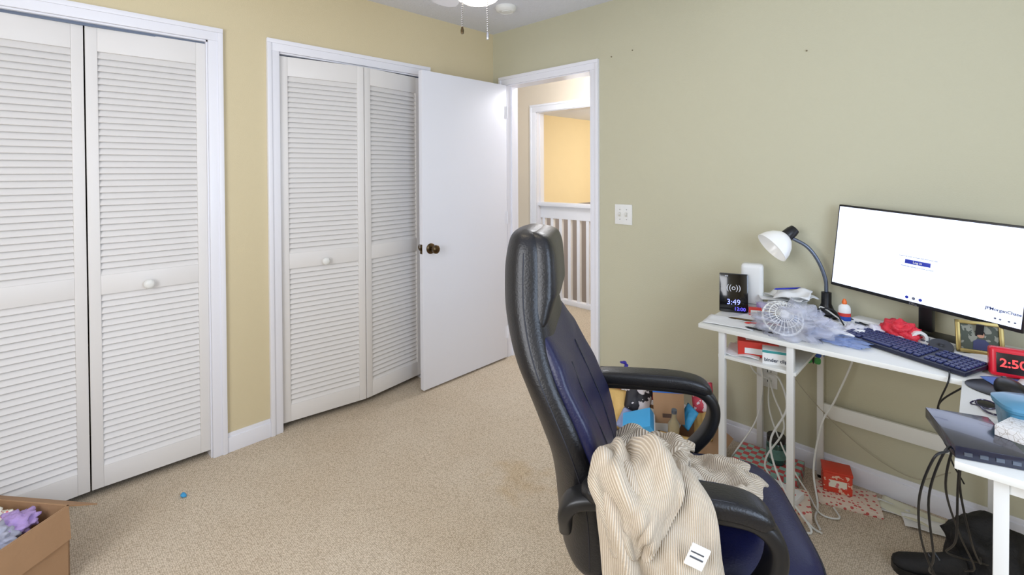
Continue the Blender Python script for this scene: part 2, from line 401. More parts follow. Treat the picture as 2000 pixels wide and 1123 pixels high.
# ceiling fan
FX,FY=1.512,-1.52
r=root('ceiling_fan','white ceiling fan with glowing glass light bowl and pull chains','ceiling fan',(FX,FY,0))
FW=mat('fan_white',(226,226,232),.4,var=.02)
M().lathe([(.0001,H),(.07,H),(.065,H-.03),(.02,H-.05),(.014,H-.05),(.014,2.28),(.0001,2.28)],FW).done('downrod',r)
M().lathe([(.0001,2.29),(.06,2.285),(.11,2.25),(.115,2.19),(.09,2.15),(.06,2.13),(.06,2.09),(.0001,2.09)],FW,seg=40).done('motor_housing',r)
M().lathe([(.05,2.09),(.085,2.075),(.088,2.06),(.06,2.055),(.0001,2.055)],BRASS,seg=40).done('light_fitter',r,label='bronze light fitter')
GLOW=mat('lit_glass',(255,238,206),.3,var=.02,emit=14)
M().lathe([(.070,2.056),(.082,2.03),(.085,2.005),(.078,1.978),(.064,1.955),(.045,1.945),(.0001,1.942)],GLOW,seg=48).done('light_bowl',r,label='glowing frosted glass bowl')
for i in range(5):
    a=math.radians(151.7+72*i)
    mt=Matrix.Rotation(a,4,'Z')@Matrix.Translation((0,0,2.165))@Matrix.Rotation(math.radians(11),4,'X')
    b=M()
    outl=[(.19,-.045),(.3,-.058),(.55,-.068),(.66,-.062),(.695,-.035),(.70,0),(.695,.035),(.66,.062),(.55,.068),(.3,.058),(.19,.045)]
    b.rings([[mt@Vector((x,y,-.003)) for x,y in outl],[mt@Vector((x,y,.003)) for x,y in outl]],FW)
    b.box((0,0,0),(.14,.03,.005),FW,pre=mt@Matrix.Translation((.15,0,.0)),bev=.001)
    b.done('blade',r,ang=30)
R_=Vector((.7193,.6947,0)); F_=Vector((-.6947,.7193,0))
for (la,zb,ex) in ((-.046,1.85,'o'),(.034,1.832,'c')):
    p=R_*la-F_*.05
    b=M(); z=2.07
    while z>zb:
        b.sph((p.x,p.y,z),.0028,CHROME,sub=1); z-=.0068
    b.lathe([(.0001,zb),(.003,zb),(.0055,zb-.012),(.004,zb-.022),(.0001,zb-.023)],BRASS if ex=='o' else CHROME,Matrix.Translation((p.x,p.y,0)),12)
    b.done('pull_chain',r,label='beaded metal pull chain')

# ================= DESK
DZ=.738
r=root('computer_desk','white L-shaped computer desk with metal legs and side shelf','desk',(0,0,0))
M().bx(1.83,3.2,-.55,-.03,DZ-.018,DZ,WHITEL,.002).bx(2.66,3.2,-1.13,-.55,DZ-.018,DZ,WHITEL,.002).done('tabletop',r,ang=30)
LEGW=mat('leg_white',(226,226,222),.4,var=.03)
for (x,y) in ((1.925,-.53),(2.18,-.53),(1.925,-.05),(2.18,-.05),(2.735,-1.10),(3.17,-1.10),(3.17,-.05),(2.735,-.06)):
    M().bx(x-.0125,x+.0125,y-.0125,y+.0125,.012,DZ-.018,LEGW,.002).cyl((x,y,0),(x,y,.012),.013,BLACKP,seg=14).done('leg',r,ang=30)
M().bx(1.91,2.2,-.54,-.04,.612,.624,WHITEL,.001).done('shelf',r,ang=30)
M().bx(2.19,2.73,-.05,-.035,.275,.338,WHITEL,.001).done('crossbar',r,ang=30)
M().bx(2.74,3.16,-1.105,-1.095,.69,.72,LEGW).done('frame_rail',r)

# monitor
sc=math.radians(-18.2)
r=root('computer_monitor','black widescreen monitor with a bright white log-in page','monitor',(2.526,-.165,DZ),sc)
b=M(); W2,H2=.306,.178
b.box((0,.012,0),(W2*2,.024,H2*2),BLACKP,bev=.004).box((0,.035,-.01),(.36,.03,.22),BLACKP,bev=.01)
pan=b.done('panel',r,ang=30,loc=(0,0,.304),rot=(math.radians(-3),math.radians(4),0),label='thin black bezel panel')
SCR=mat('screen_glow',(222,231,255),.3,var=.015,vs=3,emit=.88)
SBLUE=mat('screen_blue',(30,44,140),.4,emit=.6); SGR=mat('screen_grey',(90,94,110),.4,emit=.4)
SNAVY=mat('screen_navy',(24,40,84),.4,emit=.4)
M().box((0,-.0012,.003),(W2*2-.012,.002,H2*2-.022),SCR).done('screen',pan,smooth=False,label='white glowing screen')
M().box((0,-.003,-.012),(.082,.001,.016),SBLUE,bev=.0004).done('screen_button',pan,label='dark blue log-in button')
text('Log in',.012,PAPER,'screen_text',pan,(0,-.0042,-.012),bold=.0002)
text('Log in to your account and start your day',.0072,SGR,'screen_text',pan,(0,-.0032,.008))
text('Need help signing in to your account?',.0068,SGR,'screen_text',pan,(0,-.0032,-.030))
for i,dx in enumerate((-.022,0,.022)): M().cyl((dx,-.0022,-.150),(dx,-.0034,-.150),.0055,SBLUE if i!=1 else SGR,seg=16).done('screen_icon',pan)
text('JPMorganChase',.0145,SNAVY,'screen_text',pan,(.299,-.0032,-.118),al='RIGHT',bold=.0002)
text('DELL',.012,CHROME,'monitor_logo',pan,(-.0,-.0006,-.1715),ext=.0003)
for dx in (.235,.248,.27,.285): M().cyl((dx,-.0022,-.148),(dx,-.0034,-.148),.0032,SGR,seg=12).done('screen_icon',pan)
M().box((0,.07,.17),(.045,.03,.30),BLACKP,bev=.006).box((0,.05,.30),(.09,.04,.09),BLACKP,bev=.006).done('stand_neck',r)
M().box((0,.06,.006),(.2,.13,.010),BLACKP,bev=.004).done('stand_base',r)

# desk lamp
r=root('desk_lamp','small gooseneck desk lamp with white frosted shade','desk lamp',(2.206,-.075,DZ))
M().lathe([(.0001,0),(.045,0),(.045,.02),(.03,.035),(.02,.06),(.02,.11),(.0001,.115)],BLACKP).done('base',r)
tip=Vector((2.075,-.12,1.085))-Vector((2.206,-.075,DZ))
M().sweep([(0,0,.11),(-.004,-.002,.17),(-.03,-.015,.25),(-.07,-.03,.31),tuple(tip)],GREYM,.008,smooth=8).done('gooseneck',r,label='grey flexible gooseneck')
ax=Vector((2.0,-.19,1.015))-Vector((2.066,-.125,1.088)); 
q=Vector((0,0,1)).rotation_difference(ax.normalized()).to_matrix().to_4x4()
mt=Matrix.Translation(Vector((2.072,-.12,1.104))-Vector((2.206,-.075,DZ)))@q
M().lathe([(.0001,-.03),(.022,-.028),(.026,-.01),(.027,.022),(.024,.03),(.0001,.03)],BLACKP,mt).done('socket',r)
M().lathe([(.024,.022),(.038,.031),(.057,.052),(.071,.080),(.077,.108),(.075,.108),(.068,.080),(.055,.054),(.036,.034),(.022,.026)],GLASSW,mt,40,cap=False).done('lamp_shade',r,label='white frosted bell shade')
M().sph(mt@Vector((0,0,.06)),.026,GLASSW).done('bulb',r)

# clock / wireless charger
r=root('charging_clock','black digital clock with wireless charging pad','digital clock',(1.877,-.27,DZ),math.radians(20))
g=M(); g.box((0,0,.088),(.122,.012,.176),BLACKG,rot=(math.radians(-9),0,0),bev=.005).box((0,.03,.005),(.10,.08,.01),BLACKG,bev=.003)
g.done('body',r)
LED=mat('led_white_blue',(140,150,255),.4,emit=1.8); LEDB=mat('led_blue',(90,80,255),.4,emit=1.8)
tr=(math.pi/2-math.radians(9),0,0)
def clk(z): return -.0065-.001-(.088-z)*math.tan(math.radians(9))
text('3:49',.034,LED,'clock_digits',r,(0.0,clk(.047),.047),tr)
text('12:00',.022,LEDB,'clock_digits',r,(.026,clk(.018),.018),tr)
ICO=mat('icon_grey',(190,192,200),.5,emit=.3)
text('((o))',.034,ICO,'charging_symbol',r,(0,clk(.112),.112),tr)
text('RFE',.009,ICO,'clock_lettering',r,(-.03,clk(.163),.163),tr)
M().box((0,0,.108),(.095,.06,.216),WHITEP,bev=.02,seg=4).bx(-.03,.03,-.0305,-.029,.03,.032,GREYM).done('wireless_router',loc=(1.925,-.165,DZ),rot=(0,0,.25),label='tall rounded white router behind the clock',category='router')
for i,(nm,c,s,rz,z,m_) in enumerate([('notebook',(2.07,-.13),(.17,.17,.02),.1,DZ,WHITEL),('notebook',(2.075,-.13),(.16,.15,.022),-.12,DZ+.0205,WHITEP),('notebook',(2.065,-.13),(.15,.15,.018),.2,DZ+.043,PAPER)]):
    M().box((0,0,s[2]/2),s,m_,bev=.001).box((0.003,0,s[2]/2),(s[0]-.004,s[1]+.001,s[2]*.7),PAPER).done(nm,loc=(c[0],c[1],z),rot=(0,0,rz),label='closed notebook stacked beside the desk lamp',category='notebook',group='notebooks stacked on the desk')
def sheet(loc,size,rz,seed,label='loose white paper sheet lying on the desk',grp='loose papers on the desk',m_=PAPER,amp=.01,tilt=(0,0),nm='paper_sheet'):
    b=M(); tb=bmesh.new(); bmesh.ops.create_grid(tb,x_segments=14,y_segments=14,size=.5)
    for v in tb.verts:
        v.co.z=amp*(noise.noise(Vector((v.co.x*2.3+seed,v.co.y*2.3,seed)))+.5)+.001
        v.co.x*=size[0]; v.co.y*=size[1]
    b.merge(tb,m_); o=b.done(nm,ang=180,loc=loc,rot=(tilt[0],tilt[1],rz),label=label,category='paper',group=grp)
    md=o.modifiers.new('s','SOLIDIFY'); md.thickness=.0006
    return o
sheet((2.04,-.14,.802),(.19,.15),.5,1,amp=.02); sheet((2.08,-.14,.812),(.18,.14),-.3,2,amp=.025); sheet((2.10,-.18,.83),(.14,.12),.1,5,amp=.02,tilt=(.1,-.1))
sheet((1.93,-.45,DZ+.001),(.2,.14),.1,3,amp=.006); sheet((2.00,-.36,DZ+.002),(.18,.13),-.5,4,amp=.006)
sheet((2.60,-.28,DZ+.002),(.2,.12),-.5,6,amp=.006); sheet((2.72,-.33,DZ+.012),(.18,.14),.4,7,amp=.008); sheet((2.32,-.2,DZ+.002),(.2,.13),.7,8,amp=.008)
sheet((2.24,-.22,DZ+.006),(.17,.12),-.2,9,amp=.02); sheet((2.43,-.27,DZ+.006),(.15,.09),-.6,10,amp=.016)
PRB=mat('print_blue',(90,120,190),.6,var=.4,vs=50)
sheet((2.80,-.50,DZ+.003),(.17,.11),.5,12,amp=.006,m_=PRB,label='blue printed leaflet lying on the desk')
sheet((2.86,-.47,DZ+.006),(.15,.1),-.2,13,amp=.008,m_=PAPER)
sheet((2.33,-.33,DZ+.010),(.13,.09),.3,14,amp=.02,m_=PAPER)
M().box((0,0,.02),(.055,.02,.04),RED,bev=.003).bx(-.02,.02,-.0105,-.0101,.008,.03,WHITEP).done('matchbox',loc=(1.975,-.28,DZ),rot=(0,0,.4),label='tiny red and white box beside the clock',category='box')
M().box((0,0,.012),(.07,.045,.024),mat('yellow_card',(226,196,70),.5),bev=.002).done('eraser_box',loc=(2.03,-.25,DZ),rot=(0,0,-.5),label='tiny yellow box on desk papers',category='box')
M().lathe([(.0001,0),(.02,0),(.022,.004),(.022,.05),(.019,.05),(.018,.006),(.0001,.006)],PURP).done('small_cup',loc=(1.985,-.225,DZ+.001),label='small lilac plastic cup beside the papers',category='cup')
for k_,(x,y,sd) in enumerate(((2.03,-.33,41),(2.40,-.235,42),(2.24,-.27,43),(2.34,-.27,44))):
    crumple('tissue',None,WFAB,(.032,.028,.024),sd,amp=.4,loc=(x,y,DZ+.002),sub=3,label='crumpled white tissue on the desk',category='tissue',group='tissues on the desk')
M().box((0,0,.011),(.085,.05,.022),WHITEP,bev=.004).box((0,0,.0225),(.05,.03,.001),BLUEC).done('small_packet',loc=(2.415,-.19,DZ+.001),rot=(0,0,.5),label='small white packet with blue label on the desk',category='packet')
r=root('masking_tape','small roll of white tape standing on the desk','tape roll',(2.535,-.245,DZ+.026),.0,rot=(math.pi/2,0,.5))
M().lathe([(.016,-.009),(.026,-.009),(.026,.009),(.016,.009),(.016,-.009)],WHITEP,cap=False,seg=28).done('roll',r)
for (x,y,z,rz,m_) in ((1.90,-.40,.745,.2,BRASS),(1.98,-.44,.748,.5,RED),(2.02,-.18,.85,.9,mat('pen_blue',(40,50,170),.3)),(2.0,-.49,.747,-.1,BLACKP)):
    M().lathe([(.0001,0),(.0015,.004),(.004,.014),(.004,.13),(.003,.135),(.0001,.136)],m_,Matrix.Rotation(math.pi/2,4,'Y'),12).done('pen',loc=(x,y,z),rot=(0,0,rz),label='slim pen lying on desk papers',category='pen',group='pens on the desk')
# portable fan in plastic
r=root('portable_fan','small white round cage fan lying on the desk','fan',(2.13,-.45,DZ+.062),0,rot=(math.radians(48),0,.5))
b=M()
FWH=mat('fan_cage_white',(236,236,232),.4,var=.02)
for k_ in range(26):
    a=2*math.pi*k_/26; pts=[(math.cos(a)*q_,math.sin(a)*q_,z_) for q_,z_ in ((.012,.034),(.04,.031),(.06,.02),(.072,.0),(.06,-.02),(.03,-.028))]
    b.sweep(pts,FWH,.0016,smooth=3,seg=5)
for rr,z_ in ((.072,0),(.052,.026),(.032,.033)):
    b.sweep([(math.cos(2*math.pi*i/24)*rr,math.sin(2*math.pi*i/24)*rr,z_) for i in range(25)],FWH,.0045 if z_==0 else .0018,smooth=0,seg=6)
b.lathe([(.0001,.038),(.016,.037),(.017,.03),(.0001,.03)],FWH)
b.done('cage',r)
b=M()
for k_ in range(4):
    b.box((.03,0,0),(.045,.028,.002),GREYM,pre=Matrix.Rotation(k_*math.pi/2,4,'Z')@Matrix.Rotation(.5,4,'X'),bev=.0005)
b.lathe([(.0001,.012),(.012,.01),(.014,-.03),(.0001,-.03)],GREYM).done('fan_blades',r)
crumple('plastic_bag',None,BAG,(.125,.09,.068),3,amp=.35,freq=3.5,loc=(2.165,-.44,DZ+.001),label='crumpled clear plastic bag around the small fan',category='plastic bag')
crumple('plastic_wrap',None,BLUEF,(.10,.065,.012),5,amp=.25,freq=3,loc=(2.30,-.39,DZ+.001),rot=(0,0,-.4),label='crumpled bluish plastic wrapper beside the keyboard',category='wrapper')
r=root('glue_bottle','white glue bottle with orange cap and blue label','glue bottle',(2.285,-.145,DZ),.3)
M().lathe([(.0001,0),(.021,0),(.023,.004),(.023,.07),(.019,.08),(.01,.086),(.009,.09),(.0001,.09)],WHITEP,Matrix.Diagonal((1,.7,1,1))).done('body',r)
M().lathe([(.009,.087),(.009,.097),(.004,.108),(.0001,.109)],mat('orange_cap',(232,110,40),.4)).done('cap',r,label='orange cap')
M().lathe([(.0235,.018),(.0235,.05)],mat('glue_label',(44,80,170),.4),Matrix.Diagonal((1,.71,1,1)),cap=False).done('bottle_label',r,label='blue label')
M().lathe([(.0236,.036),(.0236,.05)],mat('glue_label_red',(210,60,50),.4),Matrix.Diagonal((1,.72,1,1)),cap=False).done('bottle_stripe',r,label='red stripe')
M().box((0,0,.016),(.12,.07,.032),WHITEP,bev=.008,seg=3).bx(-.04,.04,-.0355,-.0352,.012,.02,GREYM).done('power_adapter',loc=(2.37,-.12,DZ),rot=(0,0,-.3),label='white power adapter block below the monitor',category='adapter')
crumple('mesh_pouch',None,mat('red_mesh',(226,44,62),.45,var=.25,vs=60,alpha=.9,bump=.7,bs=90),(.062,.036,.044),9,amp=.24,freq=3,loc=(2.475,-.225,DZ+.001),rot=(0,0,-.4),label='crumpled red mesh pouch under the monitor',category='pouch')
r=root('desk_calculator','small white calculator with grey keys in front of the monitor stand','calculator',(2.575,-.235,DZ+.002),-.47)
M().box((0,0,.010),(.11,.07,.016),WHITEP,rot=(.12,0,0),bev=.004).box((0,.024,.019),(.085,.013,.003),GREYM,rot=(.12,0,0)).done('body',r)
b=M()
for i in range(5):
    for j in range(3): b.box((-.04+i*.019,-.022+j*.013,.0175+j*.0017),(.013,.009,.004),GREYM if i else REDP,bev=.001,seg=1)
b.done('keys',r)
# keyboard
r=root('computer_keyboard','dark navy full-size keyboard angled on the desk edge','keyboard',(2.515,-.375,DZ+.004),math.radians(-27))
KM=Matrix.Rotation(math.radians(5),4,'X')
KB=mat('keyboard_black',(26,30,50),.4)
KK=mat('key_navy',(44,52,98),.35)
M().box((0,0,.012),(.41,.135,.014),KB,pre=KM,bev=.004).box((0,.058,.006),(.4,.012,.014),KB,pre=KM).done('body',r)
b=M()
for j in range(6):
    y=.048-j*.0192
    if j==0: segs=[(i*.0178,.014) for i in range(15)]
    elif j<5: segs=[(i*.0178,.0155) for i in range(15)]
    else: segs=[(0,.02),(.0225,.02),(.045,.018),(.072,.10),(.178,.018),(.2,.018),(.2225,.018),(.245,.02)]
    for (x,wd) in segs: b.box((-.197+x+wd/2,y,.0215),(wd,.0155 if j else .011,.006),KK,pre=KM,bev=.0015,seg=1)
    if j!=3:
        for i in range(3): b.box((.082+i*.018+.008,y,.0215),(.0155,.0155 if j else .011,.006),KK,pre=KM,bev=.0015,seg=1)
    for i in range(4): b.box((.14+i*.0155+.006,y,.0215),(.0135,.0155 if j else .011,.006),KK,pre=KM,bev=.0015,seg=1)
b.done('keys',r)
# picture frame
r=root('picture_frame','small gold picture frame holding a portrait photo','picture frame',(2.70,-.275,DZ+.015),math.radians(12))
FT=Matrix.Rotation(math.radians(-14),4,'X')
b=M()
for (c,s) in (((0,0,.0065),(.125,.012,.013)),((0,0,.1035),(.125,.012,.013)),((-.056,0,.055),(.013,.012,.11)),((.056,0,.055),(.013,.012,.11))): b.box(c,s,GOLD,pre=FT,bev=.003)
b.box((0,.035,.045),(.02,.003,.1),BLACKP,pre=Matrix.Rotation(math.radians(18),4,'X'))
b.done('frame',r)
M().box((0,.003,.055),(.104,.002,.088),pattern('photo_backdrop',(58,66,52),(128,130,116),'noise',40,.5),pre=FT).done('photo',r)
b=M(); b.sph(FT@Vector((.004,.0010,.070)),.0115,mat('photo_hair',(34,26,22),.6),sc=(1,.06,.9)).sph(FT@Vector((.004,.0002,.064)),.0098,mat('photo_skin',(182,138,112),.5),sc=(1,.10,1.2))
b.rings([[FT@Vector((x,yy,z)) for x,z in ((-.018,.014),(.026,.014),(.024,.040),(.014,.050),(-.005,.050),(-.016,.042))] for yy in (.0008,.0016)],mat('photo_shirt',(34,40,84),.5)).done('portrait_print',r,label='printed portrait of a person in dark shirt')
# mini black fan
r=root('clip_fan','tiny black personal fan lying by the keyboard','fan',(2.60,-.318,DZ+.024),0,rot=(math.radians(25),0,.2))
b=M()
for rr in (.012,.022,.032): b.sweep([(math.cos(2*math.pi*i/24)*rr,math.sin(2*math.pi*i/24)*rr,.01) for i in range(25)],BLACKP,.0015,smooth=0,seg=6)
for k_ in range(16):
    a=2*math.pi*k_/16; b.sweep([(math.cos(a)*.005,math.sin(a)*.005,.012),(math.cos(a+.2)*.033,math.sin(a+.2)*.033,.01)],BLACKP,.001,smooth=2,seg=5)
b.lathe([(.033,.012),(.035,.0),(.032,-.012),(.0001,-.013)],BLACKP)
b.done('cage',r)
# red alarm clock
r=root('alarm_clock','red plastic digital alarm clock with large digits','alarm clock',(2.80,-.415,DZ),math.radians(8))
M().box((0,0,.046),(.165,.045,.088),REDP,rot=(math.radians(-8),0,0),bev=.012,seg=4).done('body',r)
M().box((0,-.0235,.048),(.135,.004,.06),mat('lcd_dark',(30,18,20),.25),rot=(math.radians(-8),0,0),bev=.001).done('display',r,label='dark display window')
text('2:50',.036,mat('digit_red',(240,60,60),.4,emit=1.2),'clock_digits',r,(-.03,-.0262,.048),(math.radians(82),0,0),bold=.0006)
b=M(); b.lathe([(.0001,0),(.098,0),(.1,.0015),(.098,.003),(.0001,.003)],BLACKP,Matrix.Diagonal((1.15,.85,1,1)),48)
b.done('mouse_pad',loc=(2.78,-.56,DZ+.0005),rot=(0,0,.2),label='black fabric mouse pad under the mouse',category='mouse pad')
r=root('computer_mouse','black computer mouse resting on the mouse pad','mouse',(2.765,-.585,DZ+.004),.5)
b=M(); rg=[]
for z,k_ in ((0,.96),(.006,1),(.016,.97),(.026,.84),(.033,.6),(.036,.25),(.0362,.02)):
    rg.append([(math.cos(t)*.031*k_, math.sin(t)*.052*k_+ (1-k_)*.008, z) for t in [2*math.pi*i/28 for i in range(28)]])
b.rings(rg,BLACKP).done('body',r,ang=180)
M().cyl((-.004,.03,.031),(.004,.03,.031),.006,GREYM,seg=16).done('scroll_wheel',r)
r=root('sunglasses','dark sunglasses with purple tint lying on the desk','sunglasses',(2.745,-.745,DZ+.004),.35,rot=(-1.15,0,.35))
PUR=mat('dark_purple_gloss',(36,24,60),.15,coat=.5)
b=M()
for s_ in (-1,1):
    b.sweep([(s_*.03+math.cos(2*math.pi*i/20)*.022,0,.014+math.sin(2*math.pi*i/20)*.015) for i in range(21)],PUR,.002,smooth=0,seg=6)
    b.sweep([(s_*.055,.0,.02),(s_*.054,.012,.018),(-s_*.03,.014,.010),(-s_*.05,.014,.004)],PUR,.002,smooth=6,seg=6)
b.sweep([(-.01,0,.018),(0,-.001,.021),(.01,0,.018)],PUR,.002,smooth=4,seg=6); b.done('frame',r)
for s_ in (-1,1): M().sph((s_*.03,.0,.014),.02,BLACKG,sc=(1,.06,.72)).done('lens',r)
a_=math.atan2(-.198,.067)
r=root('docking_station','flat black docking box overhanging the desk return','docking station',(2.688,-1.002,DZ),a_)
M().box((0,0,.015),(.20,.125,.028),mat('dock_black',(26,30,50),.22,var=.1,coat=.4),bev=.003).done('body',r)
b=M()
for i in range(4): b.box((.1005,-.04+i*.027,.014),(.003,.014,.008),GREYM)
b.done('ports',r)
M().box((0,0,.012),(.19,.09,.024),GEO,bev=.001).done('gift_box',loc=(2.83,-.985,DZ+.0295),rot=(0,0,-.35),label='flat white box with fine line pattern',category='box')
r=root('storage_tub','translucent teal blue plastic tub on the desk return','tub',(2.80,-.86,DZ),math.radians(20))
TEAL=mat('teal_plastic',(70,130,160),.25,var=.15,alpha=.88)
def rsq(hx_,hy_,z,n=36,e=4): return [(math.copysign(abs(math.cos(t))**(2/e),math.cos(t))*hx_,math.copysign(abs(math.sin(t))**(2/e),math.sin(t))*hy_,z) for t in [2*math.pi*i/n for i in range(n)]]
M().rings([rsq(.058,.04,0),rsq(.062,.044,.004),rsq(.07,.05,.06),rsq(.074,.054,.064),rsq(.074,.054,.07)],TEAL).done('body',r)
M().rings([rsq(.076,.056,.0705),rsq(.076,.056,.078),rsq(.06,.042,.086),rsq(.02,.014,.088)],mat('teal_lid',(84,138,168),.25,var=.1)).done('lid',r)
# shelf items
SZ=.6245
r=root('red_box','red and white card box on the desk side shelf','box',(2.02,-.40,SZ),.35)
M().box((0,0,.030),(.15,.15,.06),RED,bev=.001).done('body',r)
M().bx(-.05,.05,-.0757,-.0752,.012,.035,PAPER).box((0,-.02,.0603),(.09,.06,.0008),PAPER).done('box_label',r,label='white printed label')
r=root('clip_box','white and teal office supply box labelled binder clips','box',(2.115,-.475,SZ),.3)
M().box((0,0,.028),(.10,.07,.056),PAPER,bev=.001).box((-.0,-.0,.050),(.101,.071,.010),mat('teal_card',(60,150,150),.5)).done('body',r)
INK=mat('ink_dark',(40,50,70),.5)
text('binder clips',.019,INK,'box_lettering',r,(0,-.0358,.018),bold=.0003)
sheet((1.98,-.44,SZ+.001),(.13,.16),.2,11,label='white paper lying on the desk side shelf',amp=.008)
r=root('butterfly_ornament','small blue and green butterfly ornament on the desk leg','ornament',(2.155,-.07,.545),.3)
b=M(); BT=mat('butterfly_blue',(40,90,190),.4,var=.4,vs=60); GT=mat('butterfly_green',(70,170,90),.4)
for s_ in (-1,1): b.sph((s_*.022,0,.02),.024,BT,sc=(1,.1,.9)).sph((s_*.018,0,-.016),.018,GT,sc=(1,.1,.9))
b.done('wings',r); M().sph((0,-.002,0),.008,BLACKP,sc=(.6,.6,4)).done('body',r)
# floor things under desk
M().box((0,0,.03),(.26,.17,.06),PLAID,bev=.002).done('plaid_box',loc=(2.0,-.175,0),rot=(0,0,.06),label='flat plaid patterned gift box on the carpet',category='box')
r=root('jar','dark green glass jar with black lid','jar',(2.03,-.17,.0605))
M().lathe([(.0001,0),(.038,0),(.041,.005),(.041,.088),(.036,.095),(.0001,.096)],JARG).done('body',r)
M().lathe([(.0001,.094),(.038,.094),(.039,.098),(.039,.118),(.037,.121),(.0001,.121)],BLACKP).done('lid',r)
M().lathe([(.0414,.025),(.0414,.07)],mat('jar_label',(90,130,120),.5,var=.3,vs=60),cap=False).done('jar_label',r)
M().box((0,0,.02),(.20,.16,.04),FLORAL,bev=.002).done('patterned_box',loc=(2.11,-.375,0),rot=(0,0,.3),label='flat red and white patterned box on the carpet',category='box')
M().box((0,0,.012),(.15,.11,.024),PAPER,bev=.001).box((0,0,.0245),(.12,.03,.001),RED).done('printed_box',loc=(2.10,-.38,.0405),rot=(0,0,-.15),label='flat white box with red stripe on the patterned box',category='box')
crumple('gift_wrap',None,pattern('wrap_red_spots',(214,70,70),(240,226,220),'spots',70),(.07,.05,.03),51,amp=.3,freq=2.5,loc=(1.97,-.37,.0),label='crumpled red and white gift wrap on the carpet',category='wrapping paper')
M().box((0,0,.009),(.22,.15,.018),FLORAL,bev=.002).done('patterned_book',loc=(2.30,-.155,0),rot=(0,0,.3),label='patterned book under the red box',category='book')
r=root('gift_tin','small orange-red printed box on a patterned book','box',(2.255,-.125,.0185),.3)
M().box((0,0,.040),(.105,.085,.080),TINP,bev=.004).box((0,0,.083),(.109,.089,.010),mat('tin_lid',(216,66,46),.4),bev=.002).done('body',r)
M().box((0,-.0430,.038),(.065,.001,.03),FLOWERF).done('picture_label',r)
for i,(x,y,sx,sy,rz) in enumerate(((2.43,-.10,.14,.075,.1),(2.50,-.085,.2,.10,-.12),(2.56,-.13,.16,.09,.25))):
    sheet((x,y,.001+i*.002),(sx,sy),rz,20+i,label='white envelope lying on the carpet by the wall',grp='envelopes on the carpet',m_=PAPER if i!=1 else mat('envelope_cream',(226,224,200),.8),amp=.008,nm='envelope')
crumple('backpack',None,mat('black_nylon',(20,20,22),.7,var=.2,bump=.3,bs=120),(.11,.10,.11),12,amp=.18,freq=2,loc=(2.72,-.27,.001),label='slouched black nylon bag under the desk',category='bag')
r=root('sneaker','black sneaker on the carpet under the desk','shoe',(2.58,-.42,0),math.radians(205))
b=M(); rg=[]
SH=[(-.13,.030,.075),(-.12,.036,.095),(-.08,.038,.10),(-.04,.038,.085),(.02,.042,.065),(.07,.047,.052),(.11,.042,.045),(.135,.028,.035),(.143,.01,.02)]
SH=[(a*.75,b_*.8,c*.75) for a,b_,c in SH]
for x,wd,h in SH: rg.append([(x,math.copysign(abs(math.cos(t))**.8,math.cos(t))*wd,.02+h*max(0,math.sin(t))**.8 if math.sin(t)>0 else .02) for t in [2*math.pi*i/20 for i in range(20)]])
b.rings(rg,mat('black_mesh_fabric',(24,24,26),.7,bump=.3,bs=200)).done('upper',r,ang=180)
b=M(); ol=[(x,wd+.004) for x,wd,h in SH]; ring_=[(x,y) for x,y in ol]+[(x,-y) for x,y in reversed(ol)]
b.rings([[(x,y,0) for x,y in ring_],[(x,y,.024) for x,y in ring_]],BLACKP).done('sole',r,ang=30)
b=M()
for i in range(4): b.sweep([(-.02+i*.018,-.018,.072-i*.008),(-.015+i*.018,0,.080-i*.008),(-.02+i*.018,.018,.072-i*.008)],GREYM,.0025,smooth=4,seg=6)
b.done('laces',r)
# ---- cables
def cable(pts,m_,lb,r_=.0032,grp='cables'):
    M().sweep(pts,m_,r_,smooth=8,seg=8).done('cable',label=lb,category='cable',group=grp)
WC=mat('white_cable',(222,222,216),.45); BC=mat('black_cable',(16,16,18),.45)
wl='white charging cable hanging behind the desk'; bl='black cable hanging from the docking box'
g1='white cables under the desk'
cable([(1.96,-.03,.38),(2.0,-.10,.33),(2.06,-.16,.22),(2.02,-.28,.12),(2.06,-.35,.08),(2.22,-.44,.012),(2.27,-.46,.008)],WC,wl,.004,g1)
cable([(2.30,-.02,.72),(2.31,-.06,.6),(2.25,-.12,.4),(2.21,-.17,.3),(2.19,-.22,.12),(2.22,-.29,.012),(2.23,-.38,.008),(2.26,-.44,.008)],WC,wl,.004,g1)
cable([(1.90,-.03,.60),(1.92,-.08,.5),(1.95,-.10,.4),(1.93,-.12,.2),(1.85,-.24,.02),(1.90,-.33,.008),(2.0,-.47,.008)],WC,wl,.0035,g1)
cable([(1.87,-.03,.72),(1.86,-.08,.55),(1.90,-.08,.42),(1.96,-.05,.38)],WC,wl,.0035,g1)
cable([(1.955,-.02,.40),(2.03,-.12,.42),(2.08,-.2,.33),(2.04,-.29,.20),(2.12,-.40,.09),(2.24,-.48,.01),(2.13,-.50,.008)],WC,wl,.0045,g1)
cable([(1.955,-.02,.36),(1.99,-.12,.25),(2.10,-.24,.12),(2.18,-.27,.03),(2.24,-.34,.008),(2.3,-.32,.008),(2.27,-.26,.008)],WC,wl,.0035,g1)
cable([(2.02,-.03,.6),(2.08,-.06,.42),(2.3,-.06,.22),(2.5,-.06,.14),(2.62,-.08,.22)],mat('tan_cable',(168,160,136),.5),'thin grey cable drooping along the wall',.002,g1)
for i in range(5):
    x=2.655+.016*i; y=-1.12+.05*i
    random.seed(i+3)
    j=lambda a:random.uniform(-a,a)
    cable([(x-.005,y,.752),(x-.03,y-.03,.735),(x-.05+j(.015),y+.02+j(.02),.60),(x-.045+j(.035),y+.12+j(.06),.42),(x-.02+j(.05),y+.3+j(.06),.24),(x+.02+j(.04),y+.45+j(.05),.16)],BC,bl,.0026,'black cables from the dock')
